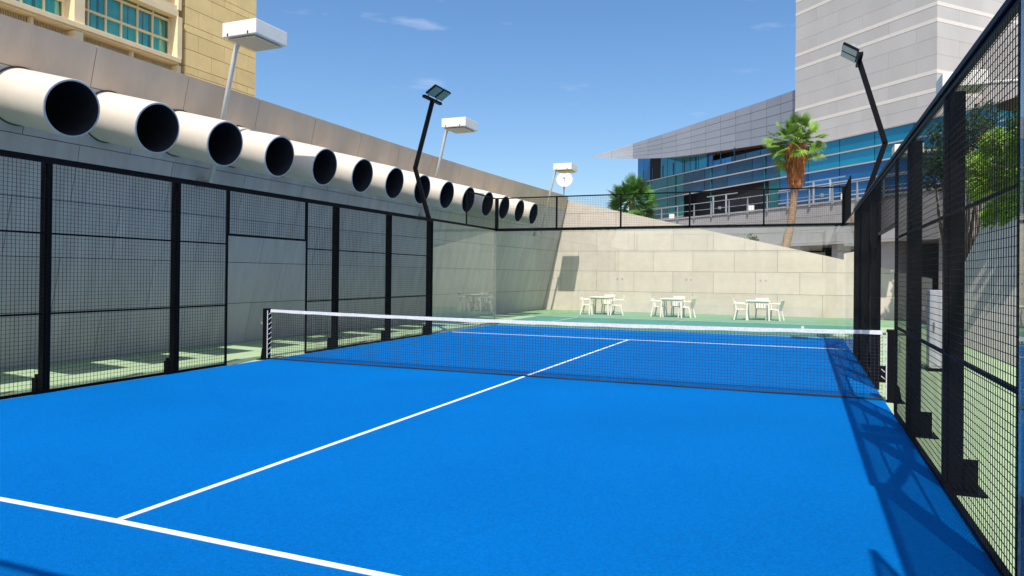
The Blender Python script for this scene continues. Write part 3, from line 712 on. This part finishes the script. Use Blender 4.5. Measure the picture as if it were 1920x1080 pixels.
fb = []
for i in range(NC):
    q = 4*i; p = q+4; fs += [(q, q+1, p+1, p), (q+1, q+2, p+2, p+1), (q+2, q+3, p+3, p+2)]; fb += [(q+3, q, p, p+3)]
fs += [(4*NC, 4*NC+1, 4*NC+2, 4*NC+3)]
m.add(vs, fs, .2); m.build('roof_deck', M_ROOF, ob)
m = MB(OO); m.add(vs, fb); m.build('roof_soffit', M_SOFFIT, ob)
# tower
TA = Vector((8.32, 48.95)); TB_ = Vector((16.81, 40.56)); dF = (TB_-TA).normalized(); nF = Vector((dF.y, -dF.x)); 
if nF.y > 0: nF = -nF
dR = -nF
tw_bands = [13.65, 14.82, 18.1, 19.15, 22.4, 23.45]
def tface(m, P, d, nrm, length, zs, ln_, mt_th=.12, ph=0):
    r = 0
    for z0, z1 in zip(zs[:-1], zs[1:]):
        x = -(ln_/2 if (r+ph) % 2 else 0)
        while x < length:
            a = max(0, x); b = min(length, x+ln_)
            if b-a > .1:
                A = P+d*(a+.007); B = P+d*(b-.007); Ai = A-nrm*mt_th; Bi = B-nrm*mt_th
                m.prism8([(*A, z0+.006), (*B, z0+.006), (*Bi, z0+.006), (*Ai, z0+.006), (*A, z1-.006), (*B, z1-.006), (*Bi, z1-.006), (*Ai, z1-.006)])
            x += ln_
        r += 1
zs = [11.86]
for b in [13.65, 14.82, 18.1, 19.15, 22.4, 23.45, 27.5]:
    z = zs[-1]; k = max(1, round((b-z)/1.13)); zs += [z+(b-z)*(i+1)/k for i in range(k)]
nR = dF
tw = MB(OO); tface(tw, TA, dF, nF, (TB_-TA).length-.001, zs, 4.2); tface(tw, TB_, dR, nR, 16, zs, 4.2, ph=1)
tw.build('tower_cladding', M_TOWER, ob)
m = MB(OO); a = TA-nF*.06; b = TB_-nF*.06-nR*.06; c_ = b+dR*16; d_ = a+dR*16
m.prism8([(*a, 11.87), (*b, 11.87), (*c_, 11.87), (*d_, 11.87), (*a, 27.5), (*b, 27.5), (*c_, 27.5), (*d_, 27.5)]); m.build('tower_core', M_TGAP, ob)
for zb in tw_bands:
    m = MB(OO); A = TA+nF*.012; B = TB_+nF*.012+nR*.012; C_ = B+dR*16; D = C_-nR*.3; E_ = TB_-nR*.3-nF*.3; G_ = TA-nF*.3
    vs = [(*q, z) for z in (zb-.12, zb+.12) for q in (A, B, C_, D, E_, G_)]
    m.add(vs, [(0, 1, 4, 5), (1, 2, 3, 4), (11, 10, 7, 6), (10, 9, 8, 7), (0, 6, 7, 1), (1, 7, 8, 2), (2, 8, 9, 3), (3, 9, 10, 4), (4, 10, 11, 5), (5, 11, 6, 0)])
    m.build('tower_band', M_TBAND, ob)
# lower wing on the right of the tower
PW = TB_+dR*4.4+nR*.05
m = MB(OO); PWs = PW; tface(m, PWs, dF, nF, 12, [11.9, 13.1, 14.3, 15.5, 16.7, 17.6], 2.4); m.build('wing_cladding', M_TOWER, ob)
m = MB(OO); a = PW-nF*.06; b = a+dF*12; c_ = b+dR*10; d_ = a+dR*10
m.prism8([(*a, 11.9), (*b, 11.9), (*c_, 11.9), (*d_, 11.9), (*a, 17.58), (*b, 17.58), (*c_, 17.58), (*d_, 17.58)]); m.build('wing_core', M_TGAP, ob)
m = MB(OO); vs = []; 
k = 20; sA = s_at_x(8.4)
for i in range(k+1):
    p = fp(sA+(SL-sA)*i/k, .05); q2 = (p[0]+11, p[1]+11); vs += [(*p, 11.81), (*q2, 11.81), (*p, 11.85), (*q2, 11.85)]
fs = []
for i in range(k):
    q = 4*i; p = q+4; fs += [(q, p, p+1, q+1), (q+2, q+3, p+3, p+2), (q, q+2, p+2, p)]
m.add(vs, fs, .5); m.build('podium_roof', M_TERR, ob)

# ------------------------------------------------------------------ raised terrace in front of it
TR = [(-9.5, 54.5), (-4.43, 51.2), (-.69, 48.6), (4.2, 44.6), (9.24, 39.6), (11.85, 36.9), (13.88, 34.6), (15.65, 32.4), (20.5, 26.5)]
Ta = np.array(TR); ts = np.concatenate([[0], np.cumsum(np.hypot(*np.diff(Ta, axis=0).T))]); tx = np.polyfit(ts, Ta[:, 0], 3); ty = np.polyfit(ts, Ta[:, 1], 3); TL = ts[-1]
def tp(s, off=0):
    x, y = np.polyval(tx, s), np.polyval(ty, s); dx, dy = np.polyval(np.polyder(tx), s), np.polyval(np.polyder(ty), s); l = math.hypot(dx, dy)
    return (float(x+off*dy/l), float(y-off*dx/l))
OT = (6, 42, 0); te = thing('terrace_wall', 'grey stone terrace wall below the glass building, behind the tall palm', 'wall', OT)
def trib(m, s0, s1, z0, z1, o0, o1, step=2, tone=None):
    k = max(1, int(round((s1-s0)/step)))
    for i in range(k):
        a = s0+(s1-s0)*i/k; b = s0+(s1-s0)*(i+1)/k; A, B, C_, D = tp(a, o0), tp(b, o0), tp(b, o1), tp(a, o1)
        m.prism8([(*A, z0), (*B, z0), (*C_, z0), (*D, z0), (*A, z1), (*B, z1), (*C_, z1), (*D, z1)], tone)
m = MB(OT)
for r, (z0, z1) in enumerate(((3.9, 4.75), (4.75, 5.6), (5.6, 6.38))):
    s = -1.2*(r % 2)
    while s < TL:
        a = max(0, s)+.01; b = min(TL, s+2.4)-.01
        if b > a: trib(m, a, b, z0+.008, z1-.008, 0, -.1)
        s += 2.4
m.build('stone_cladding', M_TERR, te)
m = MB(OT); trib(m, 0, TL, 3.9, 6.37, -.05, -.5); m.build('wall_core', M_TGAP, te)
m = MB(OT); trib(m, 0, TL, 6.38, 6.5, .06, -9.5, 2, .5); m.build('terrace_slab', M_TERR, te)
m = MB(OT); trib(m, 0, TL, 3.74, 3.88, .15, -9.5, 2, .5); m.build('lower_slab', M_TERR, te)
for i in range(9):
    s = 3+i*3.8; m = MB(OT); trib(m, s, s+1.1, 0, 3.73, -.3, -1.1, 2, .6); m.build('column', M_TERR, te)
m = MB(OT); trib(m, 0, TL, 0, 3.73, -4, -4.4, 3); m.build('dark_interior', M_DARK, te)

# guard rail on the terrace
rl = thing('guard_rail', 'steel guard rail with tapered posts along the terrace edge', 'railing', (6, 42, 6.5))
OR = (6, 42, 6.5)
m = MB(OR); trib(m, 0, TL, 7.46, 7.51, .13, .07, 1.5); m.build('hand_rail', M_RAIL, rl)
m = MB(OR); trib(m, 0, TL, 6.93, 6.965, .055, .02, 1.5); m.build('mid_rail', M_RAIL, rl)
s = .8; i = 0
while s < TL-.3:
    A = tp(s, .07); m = MB(OR); B0 = tp(s+.15, .07); C0 = tp(s+.15, .13); D0 = tp(s, .13); 
    A1 = tp(s+.05, .07); B1 = tp(s+.10, .07); C1 = tp(s+.10, .13); D1 = tp(s+.05, .13)
    m.prism8([(*A, 6.28), (*B0, 6.28), (*C0, 6.28), (*D0, 6.28), (*A1, 7.455), (*B1, 7.455), (*C1, 7.455), (*D1, 7.455)])
    m.build('rail_post', M_RAIL, rl); s += 1.95; i += 1
def gate_frame(s, label):
    o = (*tp(s, -.3), 6.5); t = thing('rail_portal', label, 'frame', o, 'raised steel frames on the terrace')
    m = MB(o)
    for d in (0, 1.4): A = tp(s+d, -.3); m.bar((*A, 6.5), (*A, 7.95), .12)
    m.build('upright', M_RAIL, t)
    m = MB(o); m.bar((*tp(s-.7, -.3), 7.98), (*tp(s+2.6, -.3), 7.98), .07); m.build('crossbar', M_RAIL, t)
    m = MB(o); A = tp(s+.7, -.3); m.tube([(*A, 6.9), (A[0], A[1]-.02, 7.1)], .12, 10); m.build('reel', M_RAIL, t)
def s_tx(x):
    lo, hi = 0, TL
    for _ in range(40):
        md = (lo+hi)/2
        if np.polyval(tx, md) < x: lo = md
        else: hi = md
    return lo
gate_frame(s_tx(2.2), 'raised white steel frame on the terrace left of the tall palm')
gate_frame(s_tx(9.4), 'raised white steel frame on the terrace right of the tall palm')
for x, lb in ((-1.9, 'small white air conditioner box at the far left of the terrace'), (4.9, 'small white box behind the terrace rail left of the palm'), (10.9, 'small white box behind the rail right of the palm')):
    s = s_tx(x); o = (*tp(s, -.7), 6.5); t = thing('equipment_box', lb, 'equipment box', o, 'small white boxes on the terrace')
    m = MB(o); A = Vector((*tp(s, -.7), 6.5)); m.box(tuple(A+Vector((-.22, -.13, .06))), tuple(A+Vector((.22, .13, .45)))); m.build('casing', M_LAMP, t, bevel=.02)
    m = MB(o); m.box(tuple(A+Vector((-.22, -.13, 0))), tuple(A+Vector((-.12, .13, .058)))); m.box(tuple(A+Vector((.12, -.13, 0))), tuple(A+Vector((.22, .13, .058)))); m.build('foot', M_METAL, t)

# ================================================================== VEGETATION
def fan_frond(m, base, direction, plen, rad, n=20, droop=.3, spread=2.5):
    """petiole plus a costapalmate fan of pointed, tip-drooping segments"""
    d = Vector(direction).normalized(); side = d.cross(Vector((0, 0, 1)))
    side = side.normalized() if side.length > .05 else Vector((1, 0, 0)); side = (Matrix.Rotation(random.uniform(-1.0, 1.0), 3, d) @ side); up = side.cross(d).normalized(); ft = random.random()
    p = Vector(base); tip = p+d*plen-Vector((0, 0, droop*plen*.35))
    m.bar(p, p.lerp(tip, .5)+Vector((0, 0, .03)), .03); m.bar(p.lerp(tip, .5)+Vector((0, 0, .03)), tip, .022)
    d2 = (d-Vector((0, 0, droop*.5))).normalized()
    for k in range(n):
        a = (k/(n-1)-.5)*spread; r = rad*(1-.28*abs(a)/spread*2)*random.uniform(.9, 1.06)
        dr = (d2*math.cos(a)+side*math.sin(a)+up*.12*math.cos(a*2)).normalized()
        wv = (side*math.cos(a)-d2*math.sin(a)).normalized()
        wd = rad*spread/n*.30
        p1 = tip+dr*r*.5; dz = Vector((0, 0, -droop*r*random.uniform(.35, .8)))
        p2 = tip+dr*r*.80+dz*.35; p3 = tip+dr*r*.98+dz
        q = up*.5*wd*(1 if k % 2 else -1)
        m.add([tip, p1-wv*wd+q, p1+wv*wd-q, p2-wv*wd*.5, p2+wv*wd*.5, p3], [(0, 1, 2), (1, 3, 4, 2), (3, 5, 4)], ft)
def palm(name, label, base, path, r0, r1, top, nf, frad, plen, mt, skirt=None):
    t = thing(name, label, 'palm tree', base)
    m = MB(base); n_ = len(path); k = 40; pts = []; rr = []
    for i in range(k+1):
        u = i/k*(n_-1); j = min(int(u), n_-2); pts.append(Vector(path[j]).lerp(Vector(path[j+1]), u-j)); rr.append((r0+(r1-r0)*i/k)*(1+.05*math.sin(i*2.4)+random.uniform(-.03, .03)))
    for it in range(4):
        pts = [pts[0]]+[(pts[i-1]+pts[i+1]+pts[i]*2)/4 for i in range(1, k)]+[pts[-1]]
    m.tube(pts, rr, 16); m.build('trunk', M_TRUNK, t, smooth=True)
    m = MB(base); T = Vector(top)
    for i in range(nf):
        e = .97-(i+.3)/nf*1.5; az = i*2.39996+random.uniform(-.2, .2); el = math.asin(max(-.75, min(.97, e)))+random.uniform(-.1, .1)
        d = Vector((math.cos(az)*math.cos(el), math.sin(az)*math.cos(el), math.sin(el)))
        fan_frond(m, T+Vector((0, 0, .1*e)), d, plen*random.uniform(.6, 1.3), frad*random.uniform(.8, 1.15), 24, droop=random.uniform(.08, .28)+.2*max(0, .5-e))
    m.build('crown', mt, t)
    if skirt:
        z0, z1, rs = skirt; m = MB(base)
        for i in range(2200):
            az = random.uniform(0, 2*PI); z = z0+.35+(z1-z0-.2)*random.random()**.8; f = (z-z0)/(z1-z0); r = rs*(.45+.55*f**.6)*random.uniform(.7, 1.18)
            c = T.copy(); c.x += math.cos(az)*r; c.y += math.sin(az)*r; c.z = z
            l = random.uniform(.3, .95); tdir = Vector((-math.sin(az), math.cos(az), 0)); o_ = Vector((math.cos(az), math.sin(az), 0))
            e2 = c+Vector((0, 0, -l))-o_*random.uniform(-.02, .16)+tdir*random.uniform(-.08, .08); w_ = random.uniform(.012, .055)
            m.add([c-tdir*w_, c+tdir*w_, e2+tdir*w_*.4, e2-tdir*w_*.4], [(0, 1, 2, 3)])
            m.add([T.lerp(Vector((T.x, T.y, z)), 1.0), c-tdir*w_, c+tdir*w_], [(0, 1, 2)])
        m.tube([(T.x, T.y, z0+.5), (T.x, T.y, z1)], [rs*.15, rs*.3], 14)
        m.build('dead_frond_skirt', M_SKIRT, t)
palm('fan_palm', 'tall fan palm with a shaggy reddish skirt of dead fronds behind the back wall', (7.3, 32.3, 0),
     [(7.3, 32.3, 0), (7.75, 32.45, 2.0), (8.05, 32.55, 3.3), (8.34, 32.65, 4.68), (8.47, 32.7, 5.9), (8.55, 32.72, 7.3), (8.57, 32.72, 9.0)], .27, .17, (8.57, 32.72, 9.35), 50, .85, .98, M_FROND, (7.0, 9.1, .56))
palm('fan_palm', 'low bushy green fan palm behind the wall below the glass building', (-1.3, 34.2, 0),
     [(-1.3, 34.2, 0), (-1.3, 34.2, 3), (-1.3, 34.2, 6.5)], .25, .16, (-1.3, 34.2, 6.3), 66, .98, .95, M_FROND2)
def leafcloud(m, c, rad, n, size, squash=1):
    for i in range(n):
        v = Vector((random.gauss(0, 1), random.gauss(0, 1), random.gauss(0, 1))).normalized()*random.uniform(.3, 1)**.5
        p = Vector(c)+Vector((v.x*rad[0], v.y*rad[1], v.z*rad[2]))
        a = Vector((random.uniform(-1, 1), random.uniform(-1, 1), random.uniform(-1, 1))).normalized(); b = a.orthogonal().normalized(); s = size*random.uniform(.6, 1.4)
        m.add([p-a*s, p+b*s*.42, p+a*s, p-b*s*.42], [(0, 1, 2, 3)])
def shrub(name, label, cat, base, clumps, size, mt, blooms=0, group=None):
    t = thing(name, label, cat, base, group)
    m = MB(base)
    for c, rad, n_ in clumps: leafcloud(m, c, rad, n_, size)
    m.build('foliage', mt, t)
    m = MB(base)
    for c, rad, n_ in clumps:
        b0 = Vector(base)+Vector((random.uniform(-.1, .1), random.uniform(-.1, .1), 0)); md = b0.lerp(Vector(c), .6)+Vector((random.uniform(-.2, .2), random.uniform(-.2, .2), .1))
        m.tube([b0, md, c], [.05, .03, .012], 6)
    m.build('stem', M_WOOD, t)
    if blooms:
        m = MB(base)
        for c, rad, n_ in clumps: leafcloud(m, (c[0], c[1], c[2]+rad[2]*.35), rad, int(n_*blooms), size*.6)
        m.build('blossom', M_BLOOM, t)
cl = []
for i in range(40):
    y = 5.2+i*.29+random.uniform(-.2, .2); hgt = random.uniform(.2, 2.6)*(1.15-.014*i); cl.append(((14.15+random.uniform(-.25, .5), y, 3.9+hgt), (random.uniform(.3, .5), random.uniform(.35, .6), random.uniform(.3, .55)), 620))
for i in range(24):
    y = 4.8+i*.36; cl.append(((13.85, y, 3.6-random.uniform(0, .35)), (.2, .3, .4), 200))
shrub('bougainvillea', 'sprawling green bougainvillea with a few orange blooms on the right wall', 'shrub', (14.3, 7, 3.7), cl, .065, M_LEAF, .035)
cl = [((13.9+random.uniform(-.9, .9), 17.3+random.uniform(-1, 1), random.uniform(4.8, 7.2)), (.5, .5, .45), 240) for i in range(16)]
shrub('leafy_tree', 'small dark leafy tree rising above the right fence', 'tree', (13.9, 17.3, 0), cl, .09, M_LEAFD)
cl = [((6.66+random.uniform(-.35, .35), 26.6+random.uniform(-.3, .3), random.uniform(3.0, 3.65)), (.16, .15, .22), 60) for i in range(6)]
shrub('small_shrub', 'tip of a small green shrub peeking over the sloping back wall', 'shrub', (6.66, 26.6, 0), cl, .06, M_LEAFD)

# brown parasol above the planting
O = (14.6, 10.2, 3.0); t = thing('patio_parasol', 'open dark brown parasol above the bougainvillea', 'parasol', O)
m = MB(O); m.tube([(14.6, 10.2, 0.0), (14.6, 10.2, 6.3)], .035, 8); m.build('pole', M_METAL, t)
m = MB(O); vs = [(14.6, 10.2, 6.35)]; 
for k in range(16):
    a = 2*PI*k/16; vs.append((14.6+1.15*math.cos(a), 10.2+1.15*math.sin(a), 5.95-.03*(k % 2)))
m.add(vs, [(0, 1+k, 1+(k+1) % 16) for k in range(16)]); o = m.build('canopy', M_PARASOL, t); sl = o.modifiers.new('solid', 'SOLIDIFY'); sl.thickness = .02
